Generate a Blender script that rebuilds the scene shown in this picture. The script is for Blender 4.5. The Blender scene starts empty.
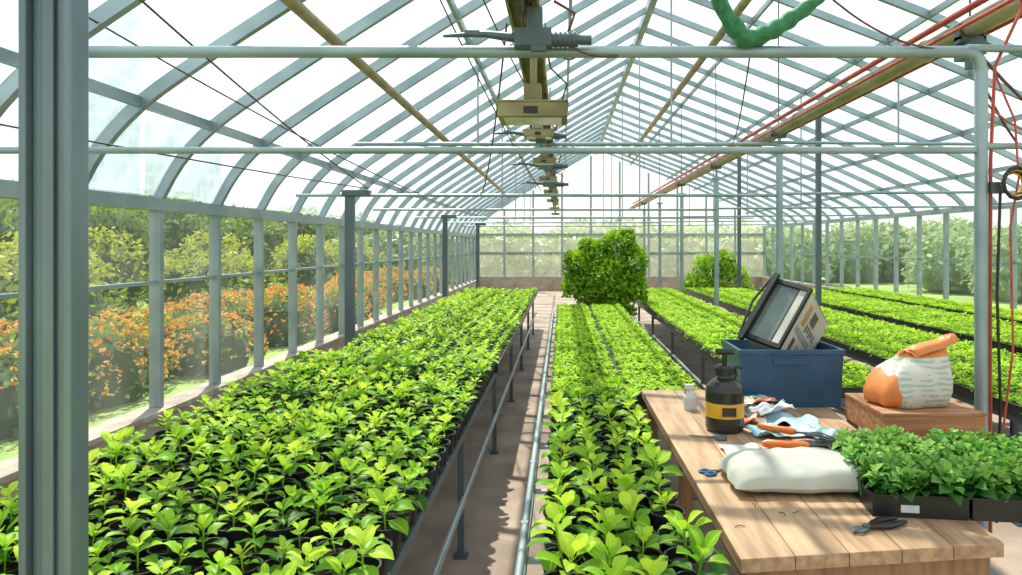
import bpy, math, random
import numpy as np
from mathutils import Vector, Matrix, Euler, noise
random.seed(7); rng=np.random.default_rng(7)
S=bpy.context.scene
COL=S.collection

# ------------------------------------------------------------ materials
def nd(nt,t,**k):
    n=nt.nodes.new(t)
    for a,b in k.items(): setattr(n,a,b)
    return n
def mat(name,c1,c2=None,rough=.5,metal=0.,scale=8.,bump=0.,detail=4.,stretch=None,lo=.35,hi=.65,trans=0.):
    m=bpy.data.materials.new(name); m.use_nodes=True; nt=m.node_tree
    p=nt.nodes['Principled BSDF']; p.inputs['Roughness'].default_value=rough; p.inputs['Metallic'].default_value=metal
    c2=c2 or tuple(x*.75 for x in c1)
    tc=nd(nt,'ShaderNodeTexCoord'); mp=nd(nt,'ShaderNodeMapping')
    if stretch: mp.inputs['Scale'].default_value=stretch
    nt.links.new(tc.outputs['Object'],mp.inputs[0])
    no=nd(nt,'ShaderNodeTexNoise'); no.inputs['Scale'].default_value=scale; no.inputs['Detail'].default_value=detail
    nt.links.new(mp.outputs[0],no.inputs['Vector'])
    r=nd(nt,'ShaderNodeValToRGB'); r.color_ramp.elements[0].position=lo; r.color_ramp.elements[1].position=hi
    r.color_ramp.elements[0].color=(*c2,1); r.color_ramp.elements[1].color=(*c1,1)
    nt.links.new(no.outputs['Fac'],r.inputs[0]); nt.links.new(r.outputs[0],p.inputs['Base Color'])
    if bump:
        b=nd(nt,'ShaderNodeBump'); b.inputs['Strength'].default_value=bump; b.inputs['Distance'].default_value=.02
        nt.links.new(no.outputs['Fac'],b.inputs['Height']); nt.links.new(b.outputs[0],p.inputs['Normal'])
    return m
def leafmat(name,dark,mid,light,rough=.35,trans=.35,rib=True,spec=.5):
    m=bpy.data.materials.new(name); m.use_nodes=True; nt=m.node_tree
    p=nt.nodes['Principled BSDF']; out=nt.nodes['Material Output']
    p.inputs['Roughness'].default_value=rough; p.inputs['Specular IOR Level'].default_value=spec
    at=nd(nt,'ShaderNodeAttribute'); at.attribute_name='leaf'
    sp=nd(nt,'ShaderNodeSeparateColor'); nt.links.new(at.outputs['Color'],sp.inputs[0])
    r=nd(nt,'ShaderNodeValToRGB'); e=r.color_ramp.elements
    e[0].color=(*dark,1); e[0].position=0.0; e[1].color=(*light,1); e[1].position=1.
    k=e.new(.42); k.color=(*mid,1)
    nt.links.new(sp.outputs[0],r.inputs[0])
    col=r.outputs[0]
    if rib:
        mx=nd(nt,'ShaderNodeMix',data_type='RGBA'); 
        lt=nd(nt,'ShaderNodeMath',operation='LESS_THAN'); lt.inputs[1].default_value=.10
        mm=nd(nt,'ShaderNodeMath',operation='MULTIPLY'); mm.inputs[1].default_value=.45
        nt.links.new(sp.outputs[1],lt.inputs[0]); nt.links.new(lt.outputs[0],mm.inputs[0])
        nt.links.new(mm.outputs[0],mx.inputs[0]); nt.links.new(col,mx.inputs[6]); mx.inputs[7].default_value=(light[0]*1.2,light[1]*1.1,light[2]*1.6,1)
        col=mx.outputs[2]
    nt.links.new(col,p.inputs['Base Color'])
    tr=nd(nt,'ShaderNodeBsdfTranslucent'); nt.links.new(col,tr.inputs[0])
    ms=nd(nt,'ShaderNodeMixShader'); ms.inputs[0].default_value=trans
    nt.links.new(p.outputs[0],ms.inputs[1]); nt.links.new(tr.outputs[0],ms.inputs[2]); nt.links.new(ms.outputs[0],out.inputs[0])
    return m
def glassmat(name,tint,haze,gl,hazecol=(.8,.88,.92),streak=(1,1,1),var=.6):
    m=bpy.data.materials.new(name); m.use_nodes=True; nt=m.node_tree
    for n in list(nt.nodes):
        if n.type=='BSDF_PRINCIPLED': nt.nodes.remove(n)
    out=nt.nodes['Material Output']
    t=nd(nt,'ShaderNodeBsdfTransparent'); t.inputs[0].default_value=(*tint,1)
    tl=nd(nt,'ShaderNodeBsdfTranslucent'); tl.inputs[0].default_value=(*hazecol,1)
    g=nd(nt,'ShaderNodeBsdfGlossy'); g.inputs['Roughness'].default_value=.08
    tc=nd(nt,'ShaderNodeTexCoord'); mp=nd(nt,'ShaderNodeMapping'); mp.inputs['Scale'].default_value=streak
    no=nd(nt,'ShaderNodeTexNoise'); no.inputs['Scale'].default_value=1.3; no.inputs['Detail'].default_value=5
    nt.links.new(tc.outputs['Object'],mp.inputs[0]); nt.links.new(mp.outputs[0],no.inputs['Vector'])
    r=nd(nt,'ShaderNodeMapRange'); r.inputs[1].default_value=.35; r.inputs[2].default_value=.7
    r.inputs[3].default_value=haze*(1-var); r.inputs[4].default_value=haze*(1+var)
    nt.links.new(no.outputs['Fac'],r.inputs[0])
    m1=nd(nt,'ShaderNodeMixShader'); nt.links.new(r.outputs[0],m1.inputs[0]); nt.links.new(t.outputs[0],m1.inputs[1]); nt.links.new(tl.outputs[0],m1.inputs[2])
    m2=nd(nt,'ShaderNodeMixShader'); m2.inputs[0].default_value=gl; nt.links.new(m1.outputs[0],m2.inputs[1]); nt.links.new(g.outputs[0],m2.inputs[2])
    nt.links.new(m2.outputs[0],out.inputs[0]); return m

steel=mat('galvanised_steel',(.33,.41,.45),(.24,.31,.35),rough=.38,metal=.45,scale=3)
steel_dark=mat('dark_steel',(.115,.155,.18),(.085,.115,.135),rough=.42,metal=.4,scale=1.5,bump=.02)
steel_post=mat('painted_steel_post',(.22,.28,.31),(.12,.165,.19),rough=.36,metal=.5,scale=1.4,stretch=(3,3,.5),detail=8)
steel_lt=mat('pale_steel',(.42,.48,.50),(.30,.36,.385),rough=.4,metal=.4,scale=2)
olive=mat('olive_paint',(.33,.28,.14),(.18,.15,.07),rough=.5,scale=5)
cream=mat('cream_pipe',(.44,.39,.24),(.28,.24,.14),rough=.4,scale=3)
woodb=mat('brown_purlin',(.40,.31,.18),(.24,.18,.11),rough=.6,scale=4)
redm=mat('red_pipe',(.55,.08,.04),(.38,.04,.03),rough=.4)
wirem=mat('rusty_wire',(.16,.06,.045),(.08,.035,.03),rough=.6)
blackp=mat('black_plastic',(.016,.017,.018),(.008,.008,.009),rough=.38)
soil=mat('potting_soil',(.03,.02,.013),(.012,.008,.006),rough=1,scale=60,bump=.6)
concrete=mat('concrete',(.42,.38,.33),(.28,.24,.21),rough=.9,scale=5,bump=.2)
floorm=mat('floor_concrete',(.50,.385,.31),(.27,.20,.16),rough=.85,scale=2.2,bump=.35,detail=9,lo=.3,hi=.7)
wood=mat('table_wood',(.50,.32,.185),(.31,.18,.10),rough=.6,scale=3.5,stretch=(9,.7,9),bump=.15,detail=7)
wood_d=mat('leg_wood',(.36,.21,.115),(.22,.12,.065),rough=.7,scale=4,stretch=(6,6,.7))
crate_w=mat('crate_wood',(.46,.23,.11),(.28,.12,.05),rough=.7,scale=4,stretch=(.8,6,9))
glass_w=glassmat('wall_glass',(.93,.97,.96),.12,.06,streak=(1,1,.4))
glass_b=glassmat('end_glass',(.96,.98,.96),.20,.04,hazecol=(1,1,.94),var=.15)  # pale haze put into the glass imitates bright hazy air at the far end
glass_r=glassmat('roof_glass',(.86,.95,.99),.32,.06,hazecol=(.70,.87,.96),streak=(.5,2.2,.5))
leafA=leafmat('leaf_broad',(.035,.15,.01),(.24,.53,.02),(.66,.82,.07),rough=.42,trans=.45,spec=.28)
leafB=leafmat('leaf_seedling',(.08,.22,.012),(.30,.58,.022),(.60,.82,.06),rough=.5,rib=False,trans=.45,spec=.22)
leafC=leafmat('leaf_parsley',(.03,.13,.025),(.12,.33,.05),(.32,.55,.11),rough=.55,rib=False,spec=.25)
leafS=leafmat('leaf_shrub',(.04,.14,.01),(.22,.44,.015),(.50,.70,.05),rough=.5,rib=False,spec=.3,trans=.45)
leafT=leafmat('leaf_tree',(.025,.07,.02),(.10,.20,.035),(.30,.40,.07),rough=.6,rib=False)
leafF=leafmat('leaf_far',(.17,.25,.14),(.28,.40,.20),(.46,.58,.30),rough=.7,rib=False)  # greens paled, distance haze painted into the leaf colour
flower=leafmat('flower_petals',(.60,.18,.02),(.85,.34,.03),(.92,.58,.08),rough=.6,rib=False)
bark=mat('bark',(.12,.08,.05),(.06,.04,.025),rough=.9,scale=20,bump=.5)

# ------------------------------------------------------------ mesh builder
class MB:
    def __init__(s): s.v=[];s.f=[];s.m=[];s.s=[]
    def add(s,vs,fs,mi=0,sm=False):
        o=len(s.v); s.v+= [tuple(v) for v in vs]
        for f in fs: s.f.append(tuple(i+o for i in f)); s.m.append(mi); s.s.append(sm)
    def box(s,a,b,mi=0,M=None):
        (x0,y0,z0),(x1,y1,z1)=a,b
        vs=[Vector(p) for p in [(x0,y0,z0),(x1,y0,z0),(x1,y1,z0),(x0,y1,z0),(x0,y0,z1),(x1,y0,z1),(x1,y1,z1),(x0,y1,z1)]]
        if M: vs=[M@v for v in vs]
        s.add(vs,[(3,2,1,0),(4,5,6,7),(0,1,5,4),(1,2,6,5),(2,3,7,6),(3,0,4,7)],mi)
    def tube(s,pts,r,n=8,mi=0,closed=False,flat=1.):
        pts=[Vector(p) for p in pts]; k=len(pts); rs=r if isinstance(r,(list,tuple)) else [r]*k
        vs=[];fs=[]; up=None
        for i,p in enumerate(pts):
            a=pts[(i-1)%k] if (closed or i>0) else p; b=pts[(i+1)%k] if (closed or i<k-1) else p
            t=(b-a).normalized()
            if up is None:
                up=Vector((0,0,1)) if abs(t.z)<.9 else Vector((1,0,0))
            sx=t.cross(up).normalized(); up=sx.cross(t).normalized()
            for j in range(n):
                an=2*math.pi*(j+.5)/n
                vs.append(p+sx*math.cos(an)*rs[i]+up*math.sin(an)*rs[i]*flat)
        for i in range(k if closed else k-1):
            for j in range(n):
                i2=(i+1)%k; j2=(j+1)%n
                fs.append((i*n+j,i*n+j2,i2*n+j2,i2*n+j))
        s.add(vs,fs,mi,n>5)
        if not closed:
            s.add(vs[:n],[tuple(range(n))],mi); s.add(vs[-n:],[tuple(reversed(range(n)))],mi)
    def beam(s,pts,w,h,mi=0):   # mitred rectangular polyline in an xz plane
        P=[Vector(p) for p in pts]; vs=[];k=len(P)
        for i,p in enumerate(P):
            t=(P[min(i+1,k-1)]-P[max(i-1,0)]).normalized(); n=Vector((-t.z,0,t.x))
            vs+=[p+Vector((0,w/2*a,0))+n*h/2*b for a,b in ((-1,-1),(1,-1),(1,1),(-1,1))]
        fs=[(i*4+j,i*4+(j+1)%4,(i+1)*4+(j+1)%4,(i+1)*4+j) for i in range(k-1) for j in range(4)]
        fs+=[(3,2,1,0),(k*4-4,k*4-3,k*4-2,k*4-1)]
        s.add(vs,fs,mi)
    def lathe(s,prof,c=(0,0,0),n=24,mi=0,mis=None,M=None):
        vs=[];k=len(prof)
        for r,z in prof:
            for j in range(n):
                a=2*math.pi*j/n; v=Vector((r*math.cos(a),r*math.sin(a),z)); 
                if M: v=M@v
                vs.append(v+Vector(c))
        for i in range(k-1):
            fs=[(i*n+j,i*n+(j+1)%n,(i+1)*n+(j+1)%n,(i+1)*n+j) for j in range(n)]
            s.add([vs[q] for q in range(i*n,(i+2)*n)],[tuple(q-i*n for q in f) for f in fs],mis[i] if mis else mi,True)
        s.add(vs[:n],[tuple(reversed(range(n)))],mis[0] if mis else mi); s.add(vs[-n:],[tuple(range(n))],mis[-1] if mis else mi)
    def make(s,name,mats,parent=None,bevel=0,loc=None,rot=None,sub=0):
        me=bpy.data.meshes.new(name); me.from_pydata(s.v,[],s.f)
        for m in mats: me.materials.append(m)
        me.polygons.foreach_set('material_index',s.m); me.polygons.foreach_set('use_smooth',s.s); me.update()
        o=bpy.data.objects.new(name,me); COL.objects.link(o)
        if parent: o.parent=parent
        if loc: o.location=loc
        if rot: o.rotation_euler=rot
        if bevel:
            b=o.modifiers.new('b','BEVEL'); b.width=bevel; b.segments=2; b.limit_method='ANGLE'
        if sub:
            b=o.modifiers.new('s','SUBSURF'); b.levels=sub;b.render_levels=sub
        return o
def empty(name,loc=(0,0,0)):
    o=bpy.data.objects.new(name,None); COL.objects.link(o); o.location=loc; o.empty_display_size=.1; return o
def sheet(fn,nu,nv):
    vs=[fn(i/nu,j/nv) for j in range(nv+1) for i in range(nu+1)]
    fs=[(j*(nu+1)+i,j*(nu+1)+i+1,(j+1)*(nu+1)+i+1,(j+1)*(nu+1)+i) for j in range(nv) for i in range(nu)]
    return vs,fs

# ------------------------------------------------------------ foliage (numpy)
def npmesh(name,V,F,A,mats,MI=None,parent=None):
    me=bpy.data.meshes.new(name); nv=len(V); nf=len(F)
    me.vertices.add(nv); me.vertices.foreach_set('co',V.astype(np.float32).ravel())
    me.loops.add(nf*4); me.loops.foreach_set('vertex_index',F.astype(np.int32).ravel())
    me.polygons.add(nf); me.polygons.foreach_set('loop_start',np.arange(0,nf*4,4,dtype=np.int32))
    try: me.polygons.foreach_set('loop_total',np.full(nf,4,dtype=np.int32))
    except Exception: pass
    me.update(calc_edges=True)
    me.polygons.foreach_set('use_smooth',np.ones(nf,dtype=bool))
    for m in mats: me.materials.append(m)
    if MI is not None: me.polygons.foreach_set('material_index',MI.astype(np.int32))
    a=me.color_attributes.new('leaf','FLOAT_COLOR','POINT')
    a.data.foreach_set('color',np.concatenate([A,np.ones((nv,1))],1).astype(np.float32).ravel())
    me.validate(); me.update()
    o=bpy.data.objects.new(name,me); COL.objects.link(o)
    if parent: o.parent=parent
    return o
def leaf(L,W,rows,cols,el0,el1,fold,tone,az,z0=0.,r0=.004,wav=0.,stalk=.18):
    V=[];A=[]
    x=r0;z=z0
    ts=[i/rows for i in range(rows+1)]
    for i,t in enumerate(ts):
        e=el0+(el1-el0)*t
        if i>0: x+=math.cos(e)*L/rows; z+=math.sin(e)*L/rows
        tt=max(0,(t-stalk)/(1-stalk))
        w=W*.5*(math.sin(math.pi*min(1,tt**.85))**.75 if 0<tt<1 else 0)+.0012
        for j in range(cols+1):
            s=-1+2*j/cols
            y=s*w; zz=abs(s)*w*fold+ (math.sin(t*9+j*2.)*wav*w if abs(s)>.6 else 0)
            n=(-math.sin(e),math.cos(e))
            X=x+n[0]*zz; Z=z+n[1]*zz
            V.append((X*math.cos(az)-y*math.sin(az),X*math.sin(az)+y*math.cos(az),Z))
            A.append((tone,abs(s),t))
    F=[(i*(cols+1)+j,i*(cols+1)+j+1,(i+1)*(cols+1)+j+1,(i+1)*(cols+1)+j) for i in range(rows) for j in range(cols)]
    return V,F,A
def plant(n,L,rows,cols,h,wr=.55,rnd=None):
    rnd=rnd or random; V=[];F=[];A=[]
    az=rnd.random()*6
    for i in range(n):
        q=i/(n-1); az+=2.4+rnd.uniform(-.3,.3)
        l=L*(1-.5*q**1.5)*rnd.uniform(.75,1.15)
        el=math.radians(22+50*q+rnd.uniform(-14,14)); 
        v,f,a=leaf(l,l*wr*rnd.uniform(.85,1.15),rows,cols,el,el-math.radians(60-20*q+rnd.uniform(-12,12)),.35,min(1,max(0,.05+.85*q+rnd.uniform(-.15,.2))),az,z0=h*(.3+.7*q),wav=.15)
        o=len(V); V+=v;A+=a;F+=[tuple(k+o for k in ff) for ff in f]
    if cols>=4:
        o=len(V)
        for z in (0,h):
            for k in range(4): V.append((.003*math.cos(k*1.57),.003*math.sin(k*1.57),z)); A.append((.6,.5,.5))
        F+=[(o+k,o+(k+1)%4,o+4+(k+1)%4,o+4+k) for k in range(4)]
    return np.array(V),np.array(F),np.array(A)
def scatter(temps,pos,scl,tonej=.15,tilt=.15):
    Vs=[];Fs=[];As=[];o=0
    idx=rng.integers(0,len(temps),len(pos))
    for k,(V,F,A) in enumerate(temps):
        P=pos[idx==k]; s=scl[idx==k]; n=len(P)
        if n==0: continue
        a=rng.random(n)*6.283; c,sn=np.cos(a),np.sin(a)
        X=V[None,:,0]*c[:,None]-V[None,:,1]*sn[:,None]; Y=V[None,:,0]*sn[:,None]+V[None,:,1]*c[:,None]; Z=np.repeat(V[None,:,2],n,0)
        tx=rng.normal(0,tilt,n)[:,None]; ty=rng.normal(0,tilt,n)[:,None]
        X2=X+Z*tx; Y2=Y+Z*ty; Z2=Z-X*tx-Y*ty
        W=np.stack([X2,Y2,Z2],-1)*s[:,None,None]+P[:,None,:]
        AA=np.repeat(A[None],n,0).copy(); AA[:,:,0]=np.clip(AA[:,:,0]+rng.normal(0,tonej,n)[:,None],0,1)
        FF=F[None]+ (np.arange(n)*len(V))[:,None,None]+o
        Vs.append(W.reshape(-1,3));As.append(AA.reshape(-1,3));Fs.append(FF.reshape(-1,4)); o+=n*len(V)
    return np.concatenate(Vs),np.concatenate(Fs),np.concatenate(As)
def quads(P,size,tone,flat=.0):
    n=len(P); u=rng.normal(size=(n,3)); u/=np.linalg.norm(u,axis=1)[:,None]
    w=rng.normal(size=(n,3)); w[:,2]+=flat; v=np.cross(u,w); v/=np.linalg.norm(v,axis=1)[:,None]
    s=size[:,None]
    V=np.stack([P-u*s,P-v*s*.5,P+u*s,P+v*s*.5],1).reshape(-1,3)
    F=np.arange(n*4).reshape(-1,4)
    A=np.repeat(np.stack([tone,np.full(n,.5),np.full(n,.5)],1),4,0)
    return V,F,A

tempHi=[plant(10,.092,6,4,.085,.56) for _ in range(10)]
tempMid=[plant(9,.086,3,2,.07,.55) for _ in range(8)]
tempLo=[plant(9,.072,2,2,.05,.6) for _ in range(6)]
tempPar=[plant(14,.042,2,2,.075,.8) for _ in range(7)]

def bed(x0,x1,y0,y1,nx,sp_y,z,tray_w,tray_l):
    P=[]; W=(x1-x0)/tray_w; yy=y0
    while yy<y1-.05:
        l=min(tray_l,y1-yy); ny=max(1,round(l/sp_y))
        for b in range(tray_w):
            for i in range(nx):
                for j in range(ny):
                    P.append((x0+b*W+.025+(i+.5)*(W-.05)/nx, yy+.02+(j+.5)*(l-.04)/ny, z))
        yy+=tray_l
    return np.array(P)
def potmesh(mb,P,r,h,mi=0,ms=1):
    for x,y,z in P:
        n=12; a=[2*math.pi*k/n for k in range(n)]
        rings=[(r*.72,-h),(r,-.004),(r*1.08,-.004),(r*1.08,.008),(r*.97,.008),(r*.92,-.018)]
        vs=[(x+q*math.cos(t),y+q*math.sin(t),z+zz) for q,zz in rings for t in a]
        mb.add(vs,[(i*n+k,i*n+(k+1)%n,(i+1)*n+(k+1)%n,(i+1)*n+k) for i in range(5) for k in range(n)],mi)
        mb.add(vs[-n:],[tuple(range(n))],ms)
def traybox(mb,x0,x1,y0,y1,z0,z1,tw,tl,soilz=None):
    W=(x1-x0)/tw; y=y0
    while y<y1-.05:
        ye=min(y+tl,y1)
        for b in range(tw):
            a=(x0+b*W+.006,y+.006); c=(x0+(b+1)*W-.006,ye-.006); t=.008
            mb.box((a[0],a[1],z0),(c[0],c[1],z0+.01),0)
            for q in (((a[0],a[1]),(c[0],a[1]+t)),((a[0],c[1]-t),(c[0],c[1])),((a[0],a[1]+t),(a[0]+t,c[1]-t)),((c[0]-t,a[1]+t),(c[0],c[1]-t))):
                mb.box((q[0][0],q[0][1],z0+.01),(q[1][0],q[1][1],z1),0)
            mb.box((a[0]-.004,a[1]-.004,z1-.006),(c[0]+.004,a[1],z1),0); mb.box((a[0]-.004,a[1],z1-.006),(a[0],c[1],z1),0); mb.box((c[0],a[1],z1-.006),(c[0]+.004,c[1],z1),0)
            if soilz: mb.box((a[0]+t,a[1]+t,z0+.01),(c[0]-t,c[1]-t,soilz),1)
        y+=tl
def bench(name,x0,x1,y0,y1,top=.70,leg=1.9,rail=True):
    mb=MB()
    mb.box((x0,y0,top-.012),(x1,y1,top),1)
    for x in (x0,x1-.03): mb.box((x,y0,top-.045),(x+.03,y1,top-.012),0)
    mb.box((x0+.03,y0,top-.045),(x1-.03,y0+.03,top-.012)); mb.box((x0+.03,y1-.03,top-.045),(x1-.03,y1,top-.012))
    y=y0+.25
    while y<y1:
        for x in (x0+.0,x1-.035):
            mb.box((x,y,0),(x+.035,y+.035,top-.045),0); mb.box((x-.02,y-.02,0),(x+.055,y+.055,.012),0)
        mb.box((x0+.04,y+.005,top-.10),(x1-.04,y+.035,top-.05),0)
        y+=leg
    if rail:
        for x in (x0+.02,x1-.0): mb.tube([(x,y0+.1,.33),(x,y1-.1,.33)],.018,8,2)
    return mb.make(name,[steel_dark,steel_dark,steel_lt])

# ------------------------------------------------------------ shell
XL,XR,Y0,Y1=-3.3,7.7,-1.0,26.0
RX,RZ=1.3,5.3
EL,ER=2.1,2.45
ctl=[(-3.3,2.1),(-3.12,2.42),(-2.85,2.71),(-2.45,3.0),(-1.9,3.36),(-1.0,3.93),(.1,4.60),(RX,RZ)]
def smooth(c,k=3):
    out=[]
    for i in range(len(c)-1):
        p0=Vector(c[max(i-1,0)]);p1=Vector(c[i]);p2=Vector(c[i+1]);p3=Vector(c[min(i+2,len(c)-1)])
        for j in range(k):
            t=j/k; q=.5*((2*p1)+(p2-p0)*t+(2*p0-5*p1+4*p2-p3)*t*t+(3*p1-p0-3*p2+p3)*t**3); out.append((q.x,q.y))
    out.append(c[-1]); return out
profL=smooth(ctl,3)
profR=[(RX,RZ)]+smooth([(4.0,4.25),(6.0,3.42),(7.0,2.95),(7.5,2.68),(7.7,2.45)],2)
prof=profL+profR[1:]
mb=MB(); mb.box((XL-.2,Y0,-.15),(XR+.2,Y1+.2,0)); mb.make('floor',[floorm])
mb=MB(); mb.box((-90,-20,-.5),(120,160,-.16)); mb.make('ground',[mat('grass',(.30,.44,.12),(.18,.29,.07),rough=.95,scale=.6,detail=10)])

def sidewall(name,X,eave,first,sp,sill):
    mb=MB(); mb.box((X-.09,Y0,0),(X+.09,Y1,sill-.04),1); mb.box((X-.12,Y0,sill-.04),(X+.12,Y1,sill),1)
    mb.box((X-.06,Y0,eave-.07),(X+.06,Y1,eave+.03),0)
    mb.box((X-.02,Y0,1.43),(X+.02,Y1,1.46),0); 
    y=first
    while y<Y1:
        mb.box((X-.045,y-.026,sill),(X+.045,y+.026,eave-.07),0); y+=sp
    w=mb.make(name,[steel,concrete])
    g=MB(); g.add([(X,Y0,sill),(X,Y1,sill),(X,Y1,eave),(X,Y0,eave)],[(0,1,2,3)]); g.make('glazing',[glass_w],parent=w)
    return w
sidewall('wall_left',XL,EL,4.61-.935*6,.935,.43)
sidewall('wall_right',XR,ER,.4,1.02,.55)
mb=MB(); mb.box((XL,Y1-.08,0),(XR,Y1+.08,.50),1)
for z,t in ((.50,.05),(1.45,.04),(2.1,.09),(2.75,.05)): 
    xa=XL if z<2.3 else -2.7; xb=XR if z<2.3 else 7.3
    mb.box((xa,Y1-.05,z),(xb,Y1+.05,z+t))
def roofz(x):
    for (a,b),(c,d) in zip(prof[:-1],prof[1:]):
        if a<=x<=c: return b+(d-b)*(x-a)/(c-a)
    return 2.1
x=XL
while x<=XR+.01:
    mb.box((x-.035,Y1-.04,.5),(x+.035,Y1+.04,roofz(x)-.02)); x+=1.1
ew=mb.make('wall_back',[steel,mat('end_plinth',(.42,.34,.27),(.30,.24,.19),rough=.9,scale=4)])
g=MB(); pts=[(XL,Y1,.5)]+[(a,Y1,b) for a,b in prof]+[(XR,Y1,.5)]; g.add(pts,[tuple(range(len(pts)))]); g.make('glazing',[glass_b],parent=ew)
g=MB(); vs=[];n=len(prof)
for y in (Y0,Y1): vs+=[(a,y,b+.05) for a,b in prof]
g.add(vs,[(i,i+1,n+i+1,n+i) for i in range(n-1)],0,True); ceil=g.make('ceiling',[glass_r])
mb=MB(); y=4.61-.935*6
while y<Y1+.1:
    mb.beam([(a,y,b) for a,b in profL],.05,.085); mb.beam([(a,y,b) for a,b in profR],.05,.085); y+=.935
for a in (-2.85,-1.0,.1): mb.box((a-.02,Y0,roofz(a)-.03),(a+.02,Y1,roofz(a)+.04))
for a in (2.6,4.0,5.0,6.0,7.0): mb.box((a-.02,Y0,roofz(a)-.03),(a+.02,Y1,roofz(a)+.04))
mb.box((RX-.05,Y0,RZ-.1),(RX+.05,Y1,RZ+.05))
mb.make('rafters',[steel],parent=ceil)
mb=MB()
mb.tube([(-1.78,.5,3.35),(-1.78,23,3.35)],.045,10); mb.tube([(2.28,.5,4.78),(2.28,23,4.78)],.06,10)
mb.make('brown_purlins',[woodb],parent=ceil)

BX,BY,BZ=2.215,3.6,2.77   # near right post
bays=[3.6,8.1,11.4,14.7,18.0,21.4]
for i,y in enumerate(bays):
    mb=MB(); zt=2.25 if i==0 else 2.34; px=BX if i==0 else 2.585; ht=BZ if i==0 else 2.95
    mb.tube([(-3.16,y,zt),(px-.03,y,zt)],.020 if i else .019,8)
    if i<2:
        r=.032 if i==0 else .024
        mb.tube([(-2.74 if i==0 else -2.45,y,ht),(px-.09,y,ht),(px-.04,y,ht-.01),(px-.01,y,ht-.045),(px,y,ht-.11)],r,10); mb.tube([(px-.08,y,ht+.02),(7.2,y,ht-.02 if i else 2.72)],.020,8)
    mb.tube([(px+.02,y,zt+.02),(7.6,y,2.40)],.018,8)
    for a in (-1.0,1.3,4.0):
        if i>0: mb.tube([(a,y,2.35 if i>1 else 2.95),(a,y,roofz(a)-.02)],.012,6)
    mb.make('tie_beam',[steel])
for k,y in enumerate(bays):
    mb=MB(); px=BX if k==0 else 2.585; r=.033 if k==0 else .04; ht=BZ-.1 if k==0 else 2.86
    mb.tube([(px,y,0),(px,y,ht)],r,12); mb.box((px-.085,y-.08,0),(px+.085,y+.08,.015))
    if k: mb.tube([(px,y,2.86),(px,y,3.03)],.02,8); mb.box((2.50,y-.05,2.84),(2.66,y+.05,2.87))
    mb.make('support_post',[steel])
for y in (8.1,14.7,20.4):
    mb=MB(); mb.box((-2.57,y-.05,0),(-2.47,y+.05,2.33)); mb.box((-2.60,y-.07,2.33),(-2.28,y+.07,2.40)); mb.box((-2.63,y-.1,0),(-2.41,y+.1,.015))
    mb.make('steel_column',[steel_dark],bevel=.006)
for y in (11.4,16.5):
    mb=MB(); mb.box((4.25,y-.04,0),(4.33,y+.04,roofz(4.3)-.1)); mb.box((4.2,y-.1,0),(4.4,y+.1,.015)); mb.make('steel_column',[steel_dark],bevel=.006)
mb=MB(); y=1.5
mb.box((-1.175,y-.03,0),(-1.158,y+.03,4.0)); mb.box((-1.078,y-.03,0),(-1.061,y+.03,4.0)); mb.box((-1.158,y-.012,0),(-1.078,y+.004,4.0)); mb.box((-1.132,y-.022,0),(-1.104,y-.012,4.0)); mb.box((-1.2,y-.07,0),(-1.03,y+.07,.02))
mb.make('steel_column',[steel_post],bevel=.004)

mb=MB(); mb.tube([(2.575,1.5,3.12),(2.575,25.5,3.12)],.066,16)
y=2.2
while y<23: mb.tube([(2.575,y,3.12),(2.575,y+.05,3.12)],.076,16); y+=2.6
for y in [4.3]+bays[1:]:
    mb.box((2.49,y-.03,3.02),(2.66,y+.03,3.06),1); mb.box((2.49,y-.03,3.04),(2.505,y+.03,3.14),1); mb.box((2.645,y-.03,3.04),(2.66,y+.03,3.14),1)
    mb.tube([(2.575,y,3.18),(2.575,y,roofz(2.575)-.03)],.008,6,1)
mb.box((2.53,4.2,2.93),(2.62,4.4,3.02),1); mb.tube([(2.575,4.3,2.93),(2.575,4.3,2.86)],.03,10,1)
mb.make('heating_pipe',[cream,steel_dark])
mb=MB(); mb.tube([(2.49,1.5,3.20),(2.49,24,3.20)],.022,8)
mb.tube([(2.49,3.66,3.20),(2.45,3.64,3.0),(2.30,3.62,2.7),(2.265,3.60,2.2),(2.262,3.6,1.4),(2.264,3.6,.1)],.009,8)
mb.tube([(2.44,1.5,3.08),(2.44,24,3.08)],.012,8); mb.tube([(2.70,1.5,3.10),(2.70,24,3.10)],.016,8)
mb.make('red_gas_pipe',[redm])
mb=MB(); x=-.2
mb.box((x-.075,1.5,3.04),(x+.075,22,3.055)); mb.box((x-.085,1.5,2.97),(x-.070,22,3.055)); mb.box((x+.070,1.5,2.97),(x+.085,22,3.055)); mb.tube([(x,1.5,3.0),(x,22,3.0)],.02,8,1)
for y in [4.4]+bays[1:]: mb.tube([(x,y,3.05),(x,y,roofz(x)-.03)],.012,6)
mb.make('lamp_rail',[olive,steel_dark])
lens=mat('lamp_lens',(.5,.5,.42),rough=.2)
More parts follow.
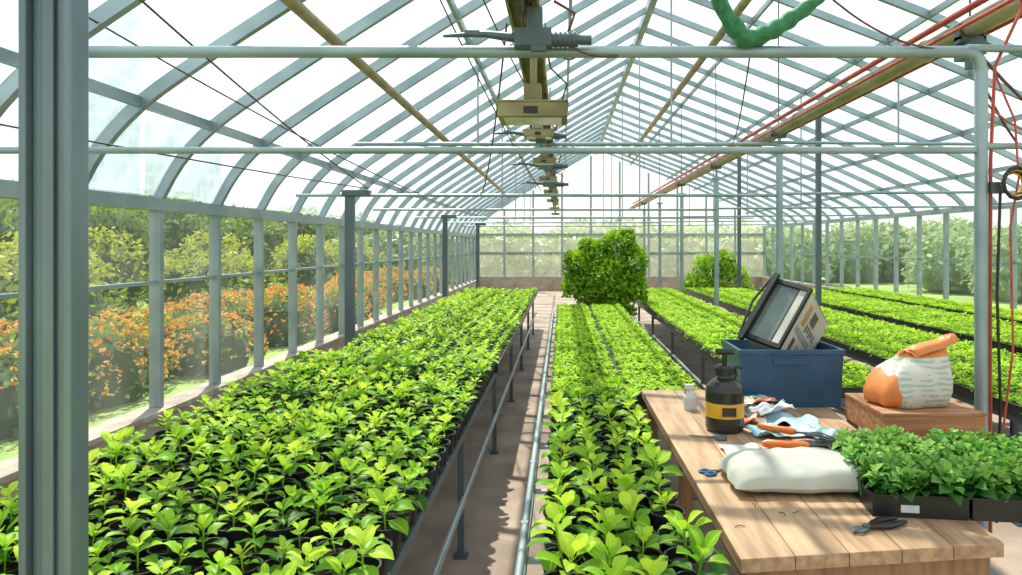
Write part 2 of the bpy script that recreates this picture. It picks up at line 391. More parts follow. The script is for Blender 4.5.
for i,y in enumerate((3.95,5.6,7.4,9.4,11.6,14,17,20)):
    mb=MB(); k=1 if i==0 else .62
    z=2.515 if i==0 else 2.66; xc=-.165 if i==0 else -.19
    mb.tube([(xc,y,3.02),(xc,y,z+.05)],.022*k,8); mb.box((xc-.055*k,y-.05,z+.04),(xc+.045*k,y+.05,z+.16*k))
    w=.195*k; d=.15*k
    mb.box((xc-w,y-d,z-.045*k),(xc+w,y+d,z+.035*k),0); mb.box((xc-w-.006,y-d-.006,z+.035*k),(xc+w+.006,y+d+.006,z+.045*k),0)
    mb.box((xc-.05*k,y-d-.004,z-.03*k),(xc+.03*k,y-d,z+.01*k),1); mb.box((xc-w+.03*k,y-d+.03*k,z-.05*k),(xc+w-.03*k,y+d-.03*k,z-.045*k),2)
    mb.tube([(xc+w-.04,y-.03,z+.04),(xc+w,y-.03,z+.16),(xc+.1*k,y,z+.26),(xc+.05,y,3.0)],.006,6,1)
    mb.make('grow_lamp',[olive,blackp,lens],bevel=.004)
for i,(y,z,k) in enumerate(((3.52,2.80,.86),(5.75,2.66,.7),(8.3,2.70,.8),(11.0,2.72,.9))):
    mb=MB(); x=-.14 if i==0 else -.2
    mb.box((x-.12*k,y-.05,z-.03),(x+.10*k,y+.05,z+.06)); mb.tube([(x+.1*k,y,z+.01),(x+.26*k,y,z+.01)],.042*k,12); mb.tube([(x+.26*k,y,z+.01),(x+.34*k,y,z+.01)],.03*k,12)
    for q in range(5): mb.tube([(x+(.12+q*.028)*k,y,z+.01),(x+(.13+q*.028)*k,y,z+.01)],.052*k,12)
    mb.tube([(x-.12*k,y,z+.02),(x-.30*k,y,z+.04),(x-.55*k,y,z+.03)],[.03*k,.022*k,.008],8); mb.box((x-.42*k,y-.02,z+.03),(x-.33*k,y+.02,z+.055))
    mb.tube([(x-.05,y,z+.05),(x-.07,y-.02,z+.12),(x-.02,y,z+.2)],.010,8,1); mb.tube([(x+.2*k,y,z+.05),(x+.24*k,y-.02,z+.14),(x+.1,y,z+.21)],.008,8,1)
    mb.box((x-.04,y-.04,z+.06),(x+.04,y+.04,2.97))
    mb.box((x-.02,y-.055,z-.06),(x+.06,y-.02,z-.03),0)
    mb.make('vent_motor',[steel_dark,wirem],bevel=.004)
mb=MB(); pts=[];rr=[]
for i in range(33):
    t=i/32; px=.72+.72*t
    z=2.82+(.30*((t-.34)/.66)**1.4 if t>.34 else .34*((.34-t)/.34)**1.5)
    pts.append((px,3.48+.1*math.sin(t*3)-.02,z)); rr.append(.02+.052*math.sin(math.pi*min(1,t*1.02))**.7*(1+.2*math.sin(i*1.9)))
mb.tube(pts,rr,12,0,flat=.6)
mb.make('green_shade_cloth',[mat('green_fabric',(.06,.26,.13),(.03,.15,.07),rough=.75,scale=25,bump=.4)])
def cable(p,q,sag,r=.006,n=14,m=wirem,name='hanging_cable'):
    p=Vector(p);q=Vector(q); pts=[p.lerp(q,i/n)-Vector((0,0,sag*4*(i/n)*(1-i/n))) for i in range(n+1)]
    mb=MB(); mb.tube(pts,r,6); return mb.make(name,[m])
cable((-2.5,3.6,2.95),(-1.7,8.1,2.36),.05)
cable((-3.1,3.0,2.4),(-2.3,8.1,2.42),.02)
cable((-2.2,3.2,3.1),(-2.3,8.1,2.42),.05,.007)
cable((-.75,4.2,3.9),(.1,8.1,2.97),.25)
cable((-.9,3.6,3.6),(-.25,8.1,2.4),.1,.005)
cable((-.3,3.7,2.95),(-1.0,8.1,2.36),.3)
cable((.0,3.5,2.8),(.35,3.6,2.77),.05); cable((-.05,3.9,2.9),(.1,3.6,2.77),.06)
cable((1.2,3.5,3.2),(2.2,3.6,2.8),.16)
cable((2.24,3.62,2.74),(5.6,6.5,2.9),.3,.009)
cable((2.24,3.62,2.6),(4.6,6.0,2.7),.35,.007)
cable((2.24,3.6,2.5),(3.6,4.6,2.75),.2,.006,m=redm)
cable((1.0,3.6,2.8),(2.0,8.1,2.95),.15,.005)
mb=MB()
for k in range(4):
    pts=[(2.35+(.055+.006*k)*math.cos(a*.5236),3.55-.012*k,2.07+(.06+.007*k)*math.sin(a*.5236)) for a in range(12)]
    mb.tube(pts,.011,6,k%2,closed=True)
mb.tube([(2.29,3.56,2.02),(2.27,3.555,1.5),(2.285,3.55,.9),(2.27,3.56,.3)],.008,6,1)
mb.tube([(2.26,3.555,2.64),(2.36,3.55,2.4),(2.38,3.55,2.1),(2.33,3.54,1.85),(2.35,3.55,1.2),(2.30,3.55,.8)],.006,6,2)
mb.box((2.245,3.56,2.02),(2.31,3.59,2.08),3); mb.make('coiled_hose',[mat('yellow_rubber',(.7,.42,.05)),blackp,redm,steel_dark])

# ------------------------------------------------------------ benches + plants
def beddy(x0,x1,y0,y1,tw,tl,segs,top=.70,leg=1.9,inset=.05):
    root=bench('plant_bench',x0+inset,x1-inset,y0,y1,top,leg)
    mb=MB(); out=[]
    for (ya,yb,nx,sp,temps,sc,pot) in segs:
        P=bed(x0+.01,x1-.01,ya,yb,nx,sp,0,tw,tl)
        P[:,2]=top+.10 if pot else top+.062
        if pot: potmesh(mb,P,pot,.098)
        else: traybox(mb,x0+.02,x1-.02,ya,yb,top,top+.075,tw,tl,top+.06)
        P2=P.copy(); P2[:,0]+=rng.normal(0,.008,len(P)); P2[:,1]+=rng.normal(0,.008,len(P)); P2[:,2]-=.014
        s=sc*rng.uniform(.64,1.22,len(P))
        out.append(scatter(temps,P2,s))
    mb.make('pots',[blackp,soil],parent=root)
    o=0;V=[];F=[];A=[]
    for v,f,a in out: V.append(v);F.append(f+o);A.append(a);o+=len(v)
    return root,np.concatenate(V),np.concatenate(F),np.concatenate(A)
r,V,F,A=beddy(-2.08,-.50,1.66,14.5,3,.56,[(1.66,5.58,4,.14,tempHi,1.0,.058),(5.58,14.5,4,.125,tempMid,1.08,None)])
npmesh('seedlings',V,F,A,[leafA],parent=r)
r,V,F,A=beddy(-.10,.47,1.66,4.3,1,.66,[(1.66,4.3,4,.165,tempHi,1.12,.060)])
npmesh('seedlings',V,F,A,[leafA],parent=r)
r,V,F,A=beddy(-.10,.96,4.45,11.0,2,.6,[(4.45,11.0,8,.066,tempLo,.85,None)])
npmesh('seedlings',V,F,A,[leafB],parent=r)
for a,b,y0,nn in ((1.36,2.48,4.75,9),(2.80,4.15,4.0,10),(4.45,5.75,4.0,9),(6.0,6.9,5.0,7)):
    r,V,F,A=beddy(a,b,y0,15.5,2,.6,[(y0,15.5,nn,.075,tempLo,.85,None)],top=.68)
    npmesh('seedlings',V,F,A,[leafB],parent=r)
mb=MB(); mb.tube([(-.135,1.6,.72),(-.135,11,.72)],.015,8); mb.tube([(-.135,1.6,.60),(-.135,11,.60)],.011,8)
for y in np.arange(1.8,11,.7): mb.box((-.15,y-.015,.585),(-.05,y+.015,.60)); mb.box((-.15,y-.01,.585),(-.125,y+.01,.735))
mb.make('irrigation_pipe',[steel_lt])

def cloud(blobs,n,size,flat=0,shell=.7):
    P=[];T=[]
    w=np.array([b[3]*b[4] for b in blobs]); w=w/w.sum()
    for b,ww in zip(blobs,w):
        k=int(n*ww); d=rng.normal(size=(k,3)); d/=np.linalg.norm(d,axis=1)[:,None]; d[:,2]=np.where(d[:,2]<-.5,-d[:,2],d[:,2])
        rr=(shell+(1.12-shell)*rng.random(k)**.7)
        q=d*rr[:,None]*np.array([b[3],b[3],b[4]])+np.array(b[:3]); P.append(q)
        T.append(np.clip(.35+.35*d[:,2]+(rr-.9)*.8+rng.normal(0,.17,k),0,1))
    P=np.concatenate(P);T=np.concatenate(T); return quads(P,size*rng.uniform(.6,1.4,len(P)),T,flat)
SY=11.85
sh=empty('potted_shrub',(0,0,0))
mb=MB(); mb.lathe([(.17,.0),(.24,.42),(.26,.42),(.26,.46),(.22,.46),(.21,.42)],c=(.77,SY,0),n=20,mi=0); 
for a in range(7):
    mb.tube([(.77,SY,.4),(.77+.15*math.cos(a),SY+.15*math.sin(a),.8),(.77+.42*math.cos(a),SY+.3*math.sin(a),1.35+.06*a)],[.03,.02,.008],6,1)
mb.make('pot',[blackp,bark],parent=sh)
blobs=[(.30,SY,1.35,.28,.30),(.62,SY,1.55,.28,.26),(.98,SY,1.72,.30,.28),(1.24,SY,1.4,.24,.36),(.75,SY,1.15,.5,.4),(.28,SY,1.0,.28,.3),(1.22,SY,.95,.26,.35),(.75,SY,.9,.5,.32),(1.12,SY,1.90,.15,.14),(.45,SY,1.74,.16,.13),(.16,SY,1.52,.12,.12),(.8,SY,.6,.45,.3)]
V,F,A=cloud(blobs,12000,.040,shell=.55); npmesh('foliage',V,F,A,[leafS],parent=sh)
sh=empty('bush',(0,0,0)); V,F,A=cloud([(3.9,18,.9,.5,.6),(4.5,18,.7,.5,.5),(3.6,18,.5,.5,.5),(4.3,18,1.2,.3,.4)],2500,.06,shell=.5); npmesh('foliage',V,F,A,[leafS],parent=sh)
mb=MB(); mb.tube([(4,18,0),(4,18,1.2)],.04,6); mb.make('trunk',[bark],parent=sh)

# ------------------------------------------------------------ outside
def hedge(name,blobs,n,size,mt,core=None):
    V,F,A=cloud(blobs,n,size); o=npmesh(name,V,F,A,[mt])
    mb=MB()
    for b in blobs:
        mb.lathe([(.05*b[3],-.9*b[4]),(.6*b[3],-.62*b[4]),(.8*b[3],0),(.6*b[3],.55*b[4]),(.1*b[3],.8*b[4])],c=b[:3],n=10)
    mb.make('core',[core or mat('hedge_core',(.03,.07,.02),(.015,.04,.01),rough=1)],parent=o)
    return o
R=random.Random(3)
bl=[(-4.9-R.random()*1.6,y,.05,.75,.60+R.random()*.25) for y in np.arange(2,28,.7)]
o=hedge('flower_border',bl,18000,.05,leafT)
P=[]
for b in bl:
    for _ in range(260):
        a=R.random()*6.28; e=R.random()*1.25
        P.append((b[0]+b[3]*1.08*math.cos(a)*math.cos(e),b[1]+b[3]*1.08*math.sin(a)*math.cos(e),b[2]+b[4]*1.1*math.sin(e)))
P=np.array(P); V,F,A=quads(np.repeat(P,3,0)+rng.normal(0,.016,(len(P)*3,3)),np.full(len(P)*3,.031),np.repeat(rng.random(len(P)),3))
npmesh('blossoms',V,F,A,[flower],parent=o)
bl=[(-8.5-R.random()*3,y,.5+R.random()*.3,1.1,.8+R.random()*.6) for y in np.arange(1,34,1.2)]
hedge('shrub_border',bl,20000,.08,leafmat('leaf_yellow',(.07,.14,.01),(.26,.34,.02),(.55,.58,.06),rough=.6,rib=False))
bl=[(-14.5-R.random()*5,y,1.2,2.0,1.5+R.random()*1.2) for y in np.arange(6,50,2.0)]
hedge('tree_row',bl,24000,.14,leafT)
fc=mat('far_core',(.22,.30,.17))  # paled like the far leaves, haze put into the colour
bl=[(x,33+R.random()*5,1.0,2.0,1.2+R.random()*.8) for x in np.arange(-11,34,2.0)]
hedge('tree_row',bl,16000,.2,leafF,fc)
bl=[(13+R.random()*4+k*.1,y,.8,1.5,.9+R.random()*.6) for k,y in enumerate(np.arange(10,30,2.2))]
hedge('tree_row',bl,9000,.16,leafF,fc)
def building(name,x0,x1,y0,y1,h,c,cw,fl,nw):
    mb=MB(); mb.box((x0,y0,-.2),(x1,y1,h)); W=(x1-x0)/nw
    z=1.
    while z<h-fl*.5:
        for i in range(nw): mb.box((x0+i*W+W*.15,y0-.05,z),(x0+(i+1)*W-W*.15,y0,z+fl*.6),1)
        for i in range(4):
            D=(y1-y0)/4; mb.box((x1,y0+i*D+D*.15,z),(x1+.05,y0+(i+1)*D-D*.15,z+fl*.6),1)
        z+=fl
    mb.box((x0-.2,y0-.2,h),(x1+.2,y1+.2,h+.4)); mb.make(name,[mat(name+'_wall',c,rough=.9,scale=.3),mat(name+'_pane',cw,rough=.3,scale=.3)])
building('glass_tower',-107,-99,150,160,55,(.72,.82,.88),(.55,.68,.76),3,5)  # pale bluish wall and pane colours imitate haze over distance
building('office_block',-98,-86,160,172,30,(.78,.85,.9),(.62,.74,.82),3,5)  # distance haze painted into these colours as well
building('brick_house',-52,-38,56,64,5.6,(.42,.30,.25),(.5,.55,.6),2.6,7)
building('low_house',-36,-27,60,66,4.6,(.6,.52,.46),(.5,.55,.6),2.4,5)

# ------------------------------------------------------------ work table
TT=.80
mb=MB(); c=[(.54,2.06),(1.41,2.17),(1.60,4.46),(.52,4.46)]
npl=5
for i in range(npl):
    a,b=i/npl+.0012,(i+1)/npl-.0012
    f=lambda t,k:(Vector((*c[0],0)).lerp(Vector((*c[1],0)),t) if k==0 else Vector((*c[3],0)).lerp(Vector((*c[2],0)),t))
    q=[f(a,0),f(b,0),f(b,1),f(a,1)]
    vs=[(p.x,p.y,z) for z in (TT-.045,TT) for p in q]
    mb.add(vs,[(3,2,1,0),(4,5,6,7),(0,1,5,4),(1,2,6,5),(2,3,7,6),(3,0,4,7)])
def seg(mb,p,q,w,z0,z1,mi):
    p=Vector((*p,0));q=Vector((*q,0));t=(q-p).normalized();n=Vector((-t.y,t.x,0))*w/2
    vs=[(*(r.xy),z) for z in (z0,z1) for r in (p-n,q-n,q+n,p+n)]
    mb.add(vs,[(3,2,1,0),(4,5,6,7),(0,1,5,4),(1,2,6,5),(2,3,7,6),(3,0,4,7)],mi)
seg(mb,(.60,2.13),(1.37,2.23),.03,TT-.12,TT-.045,1); seg(mb,(.59,2.16),(.575,4.4),.03,TT-.12,TT-.045,1); seg(mb,(1.36,2.25),(1.54,4.4),.03,TT-.12,TT-.045,1); seg(mb,(.58,4.39),(1.54,4.39),.03,TT-.12,TT-.045,1)
for x,y in ((.60,2.14),(1.36,2.24),(.59,3.25),(1.45,3.3),(.58,4.37),(1.53,4.37)): mb.box((x-.03,y-.03,0),(x+.03,y+.03,TT-.045),1)
mb.make('work_table',[wood,wood_d],bevel=.003)
mb=MB(); mb.box((1.64,2.3,TT-.03),(2.13,4.0,TT)); 
for x in (1.68,2.09):
    for y in (2.36,3.94): mb.box((x-.025,y-.025,0),(x+.025,y+.025,TT-.03),1)
mb.box((1.66,2.33,TT-.09),(2.11,2.36,TT-.03),1); mb.box((1.66,3.94,TT-.09),(2.11,3.97,TT-.03),1)
mb.make('side_table',[wood_d,wood_d],bevel=.003)
mb=MB(); x0,x1,y0,y1,z0,z1=1.555,2.04,3.28,3.74,TT,.925
mb.box((x0,y0,z0),(x1,y0+.018,z1)); mb.box((x0,y1-.018,z0),(x1,y1,z1)); mb.box((x0,y0+.018,z0),(x0+.018,y1-.018,z1)); mb.box((x1-.018,y0+.018,z0),(x1,y1-.018,z1))
for i in range(4):
    w=(y1-y0)/4; mb.box((x0-.006,y0-.006+i*w+.002,z1),(x1+.006,y0+(i+1)*w-.002,z1+.014))
mb.make('wooden_crate',[crate_w],bevel=.003)
def sack(name,a,b,H,mats,loc,rot,seed=0,flatbottom=.35,nu=52,nv=36):
    rr=random.Random(seed); ph=[rr.random()*6 for _ in range(8)]
    mb=MB()
    for side in (1,-1):
        def fn(u,v):
            u=2*u-1;v=2*v-1
            X=u*a*(.95+.05*v*v)*(1-.05*abs(u*v)**4)+.005*math.sin(v*7+ph[3]); Y=v*b*(.94+.06*u*u)*(1-.05*abs(u*v)**4)+.005*math.sin(u*8+ph[4])
            th=H*((1-abs(u)**3.2)*(1-abs(v)**3.0))**.5
            e=min(1,th/H*1.8)
            wv=noise.noise(Vector((u*1.5+ph[0],v*1.5,side)))*.20+noise.noise(Vector((u*5+ph[1],v*4,side*3)))*.10
            rad=math.atan2(v,u); wv+=.05*math.sin(rad*22+ph[2])*max(0,1-e)*3*(max(abs(u),abs(v))<.999)
            z=th*(1+wv)
            return (X,Y,z if side>0 else -z*flatbottom)
        vs,fs=sheet(fn,nu,nv)
        if side<0: fs=[tuple(reversed(f)) for f in fs]
        mb.add(vs,fs,0,True)
    return mb.make(name,mats,loc=loc,rot=rot)
white_s=mat('woven_sack',(.52,.52,.45),(.42,.42,.36),rough=.7,scale=5,bump=.03,detail=8)
sack('soil_sack',.295,.17,.088,[white_s],(.935,2.71,TT+.036),(0,0,math.radians(-1)),2,flatbottom=.40)
def bagmat():
    m=bpy.data.materials.new('fertiliser_bag'); m.use_nodes=True; nt=m.node_tree; p=nt.nodes['Principled BSDF']; p.inputs['Roughness'].default_value=.4
    tc=nd(nt,'ShaderNodeTexCoord'); sx=nd(nt,'ShaderNodeSeparateXYZ'); nt.links.new(tc.outputs['Object'],sx.inputs[0])
    no=nd(nt,'ShaderNodeTexNoise'); no.inputs['Scale'].default_value=7; nt.links.new(tc.outputs['Object'],no.inputs['Vector'])
    def M(op,a,b):
        n=nd(nt,'ShaderNodeMath',operation=op)
        for i,v in enumerate((a,b)):
            if isinstance(v,(int,float)): n.inputs[i].default_value=v
            else: nt.links.new(v,n.inputs[i])
        return n.outputs[0]
    nz=M('MULTIPLY',no.outputs['Fac'],.07)
    left=M('LESS_THAN',M('ADD',sx.outputs[0],nz),-.085)
    top=M('GREATER_THAN',M('ADD',sx.outputs[2],nz),.275)
    org=M('MAXIMUM',left,top)
    w=nd(nt,'ShaderNodeTexWave'); w.bands_direction='Z'; w.inputs['Scale'].default_value=12; w.inputs['Distortion'].default_value=3; nt.links.new(tc.outputs['Object'],w.inputs['Vector'])
    n2=nd(nt,'ShaderNodeTexNoise'); n2.inputs['Scale'].default_value=14; nt.links.new(tc.outputs['Object'],n2.inputs['Vector'])
    txt=M('MULTIPLY',M('GREATER_THAN',w.outputs['Fac'],.5),M('GREATER_THAN',n2.outputs['Fac'],.48))
    a=nd(nt,'ShaderNodeMix',data_type='RGBA'); a.inputs[6].default_value=(.58,.54,.47,1); a.inputs[7].default_value=(.36,.42,.37,1); nt.links.new(txt,a.inputs[0])
    b=nd(nt,'ShaderNodeMix',data_type='RGBA'); nt.links.new(org,b.inputs[0]); nt.links.new(a.outputs[2],b.inputs[6]); b.inputs[7].default_value=(.66,.20,.05,1)
    nt.links.new(b.outputs[2],p.inputs['Base Color']); return m
mb=MB(); secs=[(0,.17,.12,0,.0),(.012,.195,.14,0,0),(.07,.205,.15,0,0),(.13,.195,.14,.015,0),(.19,.165,.12,.04,0),(.235,.14,.085,.06,0),(.265,.13,.05,.075,0),(.30,.135,.026,.09,-.01),(.315,.13,.02,.10,-.03),(.305,.12,.012,.11,-.055),(.28,.115,.008,.115,-.07)]
n=44; vs=[]
for i,(z,a,b,ox,oy) in enumerate(secs):
    for j in range(n):
        t=2*math.pi*j/n; ct_,st_=math.cos(t),math.sin(t); e=.7
        X=a*math.copysign(abs(ct_)**e,ct_); Y=b*math.copysign(abs(st_)**e,st_)
        w=1+.14*noise.noise(Vector((ct_*2.2,st_*2.2,z*9)))+.035*math.sin(t*9+z*30)
        vs.append((X*w+ox,Y*w+oy,max(0,z*(1+.14*ct_*(.0 if z<.02 else 1)))))
fs=[(i*n+j,i*n+(j+1)%n,(i+1)*n+(j+1)%n,(i+1)*n+j) for i in range(len(secs)-1) for j in range(n)]
mb.add(vs,fs,0,True); mb.add(vs[:n],[tuple(reversed(range(n)))]); mb.add(vs[-n:],[tuple(range(n))])
mb.make('fertiliser_bag',[bagmat()],loc=(1.77,3.50,.94),rot=(0,0,math.radians(8)))
bur=mat('burlap',(.36,.24,.14),(.22,.14,.08),rough=.95,scale=80,bump=.5)
def cloth(name,cx,cy,a,b,rot,mt,amp=.02,seed=0,z=TT,nu=18,nv=14,rag=0.):
    mb=MB(); cr,sr=math.cos(rot),math.sin(rot)
    def fn(u,v):
        u=2*u-1;v=2*v-1; X=u*a*(1+rag*noise.noise(Vector((v*3,seed,1)))); Y=v*b*(1+rag*noise.noise(Vector((u*3,seed,2))))
        h=.003+amp*max(0,noise.noise(Vector((u*1.8,v*1.8,seed)))+.25)
        return (cx+X*cr-Y*sr,cy+X*sr+Y*cr,z+h)
    vs,fs=sheet(fn,nu,nv); mb.add(vs,fs,0,True); o=mb.make(name,[mt]); s=o.modifiers.new('t','SOLIDIFY'); s.thickness=.003; s.offset=1; return o
cloth('burlap_cloth',1.36,3.02,.14,.12,.3,bur,.06,3,rag=.5)
paper=mat('paper',(.66,.67,.67),(.48,.51,.53),rough=.6,scale=10)
pblue=mat('blue_packet',(.22,.47,.62),(.58,.70,.75),rough=.4,scale=9)
pteal=mat('teal_packet',(.05,.30,.31),(.42,.58,.54),rough=.4,scale=10)
pred=mat('red_packet',(.70,.15,.06),(.75,.6,.5),rough=.4,scale=13,lo=.45,hi=.55)
cloth('seed_packet',1.04,3.84,.13,.10,.35,paper,.06,5); cloth('seed_packet',1.10,3.90,.14,.05,.5,pteal,.05,6,z=TT+.05); cloth('seed_packet',.98,3.66,.10,.07,.1,pred,.04,7,z=TT+.004)
cloth('seed_packet',1.22,3.62,.14,.12,-.3,pblue,.05,8); cloth('seed_packet',1.10,3.42,.16,.09,.25,pblue,.04,9,z=TT+.006); cloth('seed_packet',.87,3.13,.13,.075,.12,paper,.03,10); cloth('seed_packet',1.15,3.72,.14,.05,.6,paper,.05,15,z=TT+.04)
cloth('seed_packet',.95,3.11,.05,.035,.2,pred,.006,16,z=TT+.028); cloth('seed_packet',1.27,3.40,.08,.09,.9,pteal,.03,19,z=TT+.004); cloth('seed_packet',1.08,3.80,.10,.04,.2,pred,.03,21,z=TT+.07)
bx,by=.835,3.50
mb=MB()
prof_=[(.055,0),(.090,.004),(.097,.02),(.097,.075),(.0985,.077),(.0985,.150),(.097,.153),(.097,.205),(.090,.232),(.068,.255),(.04,.27),(.036,.285),(.050,.287),(.050,.322),(.038,.334),(.018,.34)]
mis=[0,0,0,0,1,0,0,0,0,0,0,2,2,2,2]
mb.lathe(prof_,c=(bx,by,TT),n=32,mis=mis)
mb.tube([(bx,by,TT+.33),(bx,by,TT+.395)],.014,10,2); mb.tube([(bx-.045,by,TT+.402),(bx+.045,by,TT+.402)],.017,10,2)
mb.tube([(bx+.02,by,TT+.31),(bx+.06,by,TT+.325),(bx+.09,by,TT+.32)],[.014,.011,.012],10,2); mb.tube([(bx+.055,by,TT+.32),(bx+.06,by,TT+.28),(bx+.05,by,TT+.26)],.006,8,2)
mb.box((bx-.035,by-.1015,TT+.092),(bx+.035,by-.097,TT+.135),0)
mb.make('pump_sprayer',[mat('sprayer_black',(.03,.028,.025),(.018,.017,.015),rough=.25),mat('yellow_label',(.75,.42,.03),(.6,.3,.02),rough=.4),blackp])
mb=MB(); bx,by=.74,3.93
mb.lathe([(.035,0),(.038,.01),(.038,.07),(.03,.09),(.012,.105),(.012,.12)],c=(bx,by,TT),n=18,mi=0); mb.box((bx-.03,by-.012,TT+.12),(bx+.02,by+.012,TT+.145),0); mb.tube([(bx-.022,by,TT+.122),(bx-.03,by,TT+.1),(bx-.02,by,TT+.085)],.004,6,1)
mb.make('spray_bottle',[mat('white_plastic',(.62,.64,.64),(.5,.52,.52),rough=.35),steel_dark])
def tapered(mb,x0,x1,y0,y1,z0,z1,t,mi,flare=.012):
    def ring(o,z,i): return [(x0-o+i,y0-o+i,z),(x1+o-i,y0-o+i,z),(x1+o-i,y1+o-i,z),(x0-o+i,y1+o-i,z)]
    rs=[ring(0,z0,0),ring(flare,z1-.03,0),ring(flare+.008,z1-.03,0),ring(flare+.008,z1,0),ring(flare,z1,t),ring(0,z0+t,t)]
    vs=sum(rs,[]); mb.add(vs,[(i*4+k,i*4+(k+1)%4,(i+1)*4+(k+1)%4,(i+1)*4+k) for i in range(5) for k in range(4)],mi)
    mb.add(rs[0],[(3,2,1,0)],mi); mb.add(rs[-1],[(0,1,2,3)],mi)
mb=MB(); tapered(mb,1.05,1.63,3.98,4.40,TT,1.14,.01,0)
mb.box((1.23,3.962,1.05),(1.43,3.975,1.085),0)
blue=mat('blue_plastic',(.022,.085,.17),(.016,.06,.12),rough=.4)
mb.make('storage_bin',[blue],bevel=.004)
v_=Vector((-.23,-.12,-.325)).normalized(); u_=Vector((.21,-.224,-.066)).normalized(); w_=u_.cross(v_).normalized()
M=Matrix((( u_.x,v_.x,w_.x,1.345),(u_.y,v_.y,w_.y,4.27),(u_.z,v_.z,w_.z,1.525),(0,0,0,1)))
ct=empty('equipment_carton'); ct.matrix_world=M
carton=mat('carton_white',(.56,.54,.48),(.45,.43,.37),rough=.7,scale=6)
LU,LV,LW=.235,.42,.40
mb=MB(); mb.box((0,0,.012),(LU,LV,LW),0)
X=LU
mb.box((X,.05,.08),(X+.002,.19,.13),1); mb.box((X,.05,.17),(X+.002,.13,.25),2); mb.box((X,.22,.05),(X+.002,.26,.30),3)
for q in range(5): mb.box((X,.15,.16+q*.035),(X+.002,.20-.012*(q%2),.178+q*.035),2)
mb.box((X,.29,.08),(X+.002,.39,.12),2); mb.box((X,.30,.16),(X+.002,.38,.27),1)
mb.box((X-.03,-.002,.02),(X+.003,.001,LW-.02),3)
mb.make('box_body',[carton,mat('label_tan',(.46,.28,.10)),mat('label_dark',(.10,.09,.08)),mat('tape_grey',(.33,.33,.31))],parent=ct,bevel=.004)
mb=MB(); f=.018
for a,b in (((-.01,-.01),(LU+.005,f)),((-.01,LV-f),(LU+.005,LV+.01)),((-.01,f),(f,LV-f)),((LU-f*.6,f),(LU+.005,LV-f))): mb.box((a[0],a[1],-.018),(b[0],b[1],.012),0)
mb.box((f,f,-.002),(LU-f,LV-f,.01),1); mb.box((LU*.70,f,-.006),(LU*.73,LV-f,-.002),0); mb.box((LU*.73,f,-.004),(LU-f,LV-f,-.002),2)
mb.make('panel',[blackp,mat('panel_glass',(.17,.22,.20),(.09,.12,.12),rough=.12,scale=4),carton],parent=ct,bevel=.003)
mb=MB(); mb.box((-.012,-.03,-.02),(.02,.46,-.05),0); mb.tube([(-.02,-.02,-.03),(-.05,.2,-.04),(-.02,.44,-.03)],.008,8,0); mb.make('strap',[blackp],parent=ct)
orange=mat('orange_grip',(.75,.18,.02),(.6,.12,.01),rough=.35)
def pruner(name,cx,cy,rot,sc,hm,z=.0):
    r=empty(name,(cx,cy,TT+.014*sc+z)); r.rotation_euler=(0,0,rot); r.scale=(sc,)*3
    mb=MB()
    mb.tube([(0,0,0),(.05,.022,0),(.10,.032,0),(.16,.022,0),(.19,.016,0)],[.008,.013,.014,.013,.009],10,0,flat=.8)
    mb.tube([(0,0,0),(.05,-.022,0),(.10,-.034,0),(.16,-.026,0),(.19,-.03,0)],[.008,.013,.014,.013,.009],10,0,flat=.8)
    mb.tube([(-.012,0,-.008),(-.012,0,.012)],.015,12,1)
    mb.tube([(-.01,.0,0),(-.04,.014,0),(-.075,.006,0),(-.095,-.006,0)],[.010,.018,.013,.002],8,1,flat=.25)
    mb.tube([(-.01,0,0),(-.035,-.016,0),(-.065,-.02,0),(-.085,-.008,0)],[.010,.011,.008,.002],8,1,flat=.35)
    mb.tube([(.02,.008,0),(.03,.0,0),(.02,-.008,0)],.004,6,1)
    mb.make('tool',[hm,steel_dark],parent=r)
pruner('pruning_shears',1.22,3.20,math.radians(-30),1.15,blackp)
pruner('pruning_shears',1.02,2.27,math.radians(25),.80,blackp)
r=empty('hand_trowel',(1.11,3.06,TT+.045)); r.rotation_euler=(0,0,math.radians(-12)); r.scale=(1.2,)*3
mb=MB(); mb.tube([(-.17,0,0),(-.15,0,0),(-.08,0,0),(-.02,0,0),(0,0,.0)],[.010,.019,.016,.019,.012],12,0); mb.tube([(0,0,0),(.05,0,.006),(.08,0,.002)],.007,8,1)
def fn(u,v):
    t=u;s=2*v-1; w=.042*(1-t**3)**.6*(.6+.4*min(1,t*4)); return (.07+.16*t,s*w,.002-.006+abs(s)**2*.016)
vs,fs=sheet(fn,12,8); mb.add(vs,fs,1,True); mb.make('tool',[orange,blackp],parent=r)
r=empty('hand_fork',(1.13,3.30,TT+.045)); r.rotation_euler=(0,0,math.radians(-38)); r.scale=(1.1,)*3
mb=MB(); mb.tube([(-.17,0,0),(-.15,0,0),(-.08,0,0),(-.02,0,0),(0,0,.0)],[.010,.017,.014,.017,.012],12,0); mb.tube([(0,0,0),(.06,0,.004)],.006,8,1)
mb.tube([(.06,-.03,.002),(.06,.03,.002)],.005,6,1)
for s in (-.03,0,.03): mb.tube([(.06,s,.002),(.10,s,.006),(.15,s*.9,-.004)],[.005,.005,.002],6,1)
mb.make('tool',[orange,steel_dark],parent=r)
r=empty('work_glove',(1.33,3.22,TT+.02)); r.rotation_euler=(0,0,math.radians(-20)); r.scale=(1.2,)*3
mb=MB(); mb.tube([(-.09,0,0),(-.06,0,0),(-.02,0,.002),(.03,0,0),(.05,0,0)],[.04,.038,.045,.045,.035],14,0,flat=.35)
for k,(yy,l) in enumerate(((-.034,.06),(-.012,.075),(.011,.07),(.032,.055))): mb.tube([(.035,yy,0),(.05+l*.5,yy*1.2,.004),(.05+l,yy*1.35,-.002)],[.012,.012,.008],8,0)
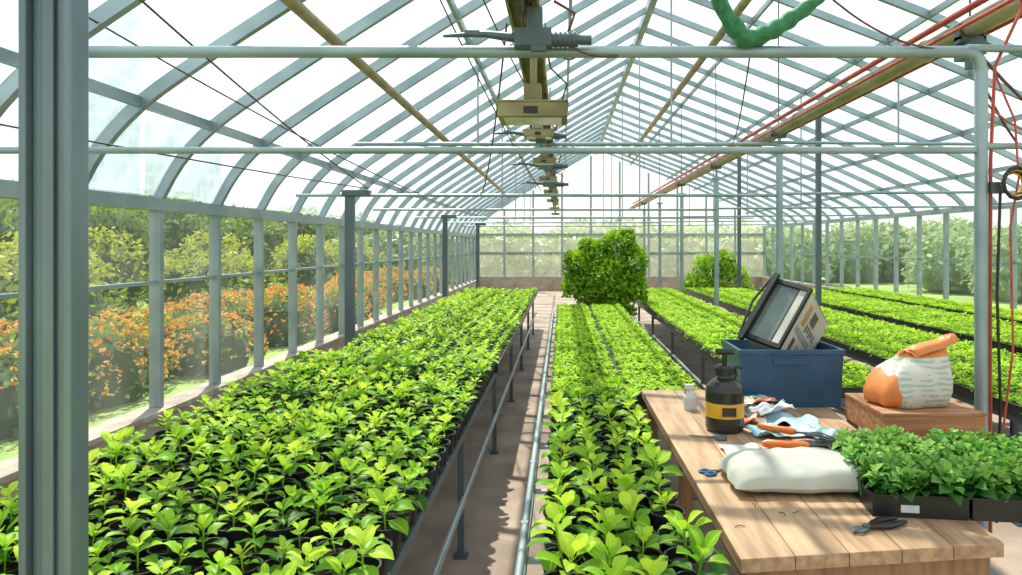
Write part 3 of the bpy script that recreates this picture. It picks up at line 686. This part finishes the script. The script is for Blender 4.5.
mb.tube([(-.02,.035,0),(.01,.065,0),(.035,.075,0)],[.014,.013,.009],8,0); mb.make('glove',[mat('glove_fabric',(.06,.055,.05),(.03,.03,.03),rough=.8,scale=40)],parent=r)
def scissors(cx,cy,rot,mt,sc=1.):
    r=empty('scissors',(cx,cy,TT+.006)); r.rotation_euler=(0,0,rot); r.scale=(sc,)*3; mb=MB()
    for s in (1,-1):
        mb.tube([(-.07+.026*math.cos(a*.524),s*.022+.017*math.sin(a*.524),0) for a in range(12)],.006,6,0,closed=True)
        mb.tube([(-.045,s*.014,0),(0,0,0),(.09,-s*.008,0)],[.006,.006,.002],6,1,flat=.5)
    mb.make('tool',[mt,steel_dark],parent=r)
scissors(.71,3.36,2.9,steel_dark,1.0); scissors(.66,2.86,.5,mat('blue_grip',(.03,.15,.35)),.9)
for k in range(26):
    x=.60+.75*random.random(); y=2.14+1.1*random.random(); a=random.random()*3
    if (abs(x-.935)<.34 and abs(y-2.70)<.23) or (x>.9): continue
    mb=MB(); mb.tube([(x,y,TT+.003),(x+.02*math.cos(a),y+.02*math.sin(a),TT+.006),(x+.035*math.cos(a+.4),y+.035*math.sin(a+.4),TT+.003)],.0016,5); mb.make('twig',[bark])
tr=empty('seedling_tray',(1.08,2.38,0)); tr.rotation_euler=(0,0,math.radians(-7))
mb=MB(); traybox(mb,0,.99,0,.60,TT+.001,TT+.08,3,.30,TT+.065); mb.box((.10,.001,TT+.02),(.16,.006,TT+.045),2); mb.make('trays',[blackp,soil,paper],parent=tr)
P=bed(-.01,1.0,.0,.60,9,.033,TT+.06,3,.30); P[:,:2]+=rng.normal(0,.008,(len(P),2)); V,F,A=scatter(tempPar,P,rng.uniform(.8,1.35,len(P)),tilt=.3)
V[:,0]+=np.clip(V[:,1]-.1,0,1)*.12
npmesh('parsley',V,F,A,[leafC],parent=tr)

# ------------------------------------------------------------ light, sky, camera
w=bpy.data.worlds.new('World'); S.world=w; w.use_nodes=True; nt=w.node_tree; bg=nt.nodes['Background']
tc=nd(nt,'ShaderNodeTexCoord'); sx=nd(nt,'ShaderNodeSeparateXYZ'); nt.links.new(tc.outputs['Generated'],sx.inputs[0])
rp=nd(nt,'ShaderNodeValToRGB'); rp.color_ramp.elements[0].position=0.; rp.color_ramp.elements[0].color=(1,.98,.93,1); rp.color_ramp.elements[1].position=.8; rp.color_ramp.elements[1].color=(.86,.93,1,1)
nt.links.new(sx.outputs[2],rp.inputs[0]); nt.links.new(rp.outputs[0],bg.inputs[0]); bg.inputs[1].default_value=1.2
sun=bpy.data.lights.new('sun','SUN'); sun.energy=8.5; sun.angle=.012; sun.color=(1,.89,.72)
so=bpy.data.objects.new('sun',sun); COL.objects.link(so); so.location=(-5,8,12); so.rotation_euler=Vector((.16,-.50,-.84)).to_track_quat('-Z','Y').to_euler()
cam=bpy.data.cameras.new('camera'); co=bpy.data.objects.new('camera',cam); COL.objects.link(co); co.location=(0,0,1.75); co.rotation_euler=(math.pi/2,0,0)
cam.lens=24; cam.sensor_width=36; cam.shift_x=-51/1022; cam.shift_y=-42.5/1022; cam.clip_start=.05; cam.clip_end=500
S.camera=co
S.view_settings.view_transform='Standard'
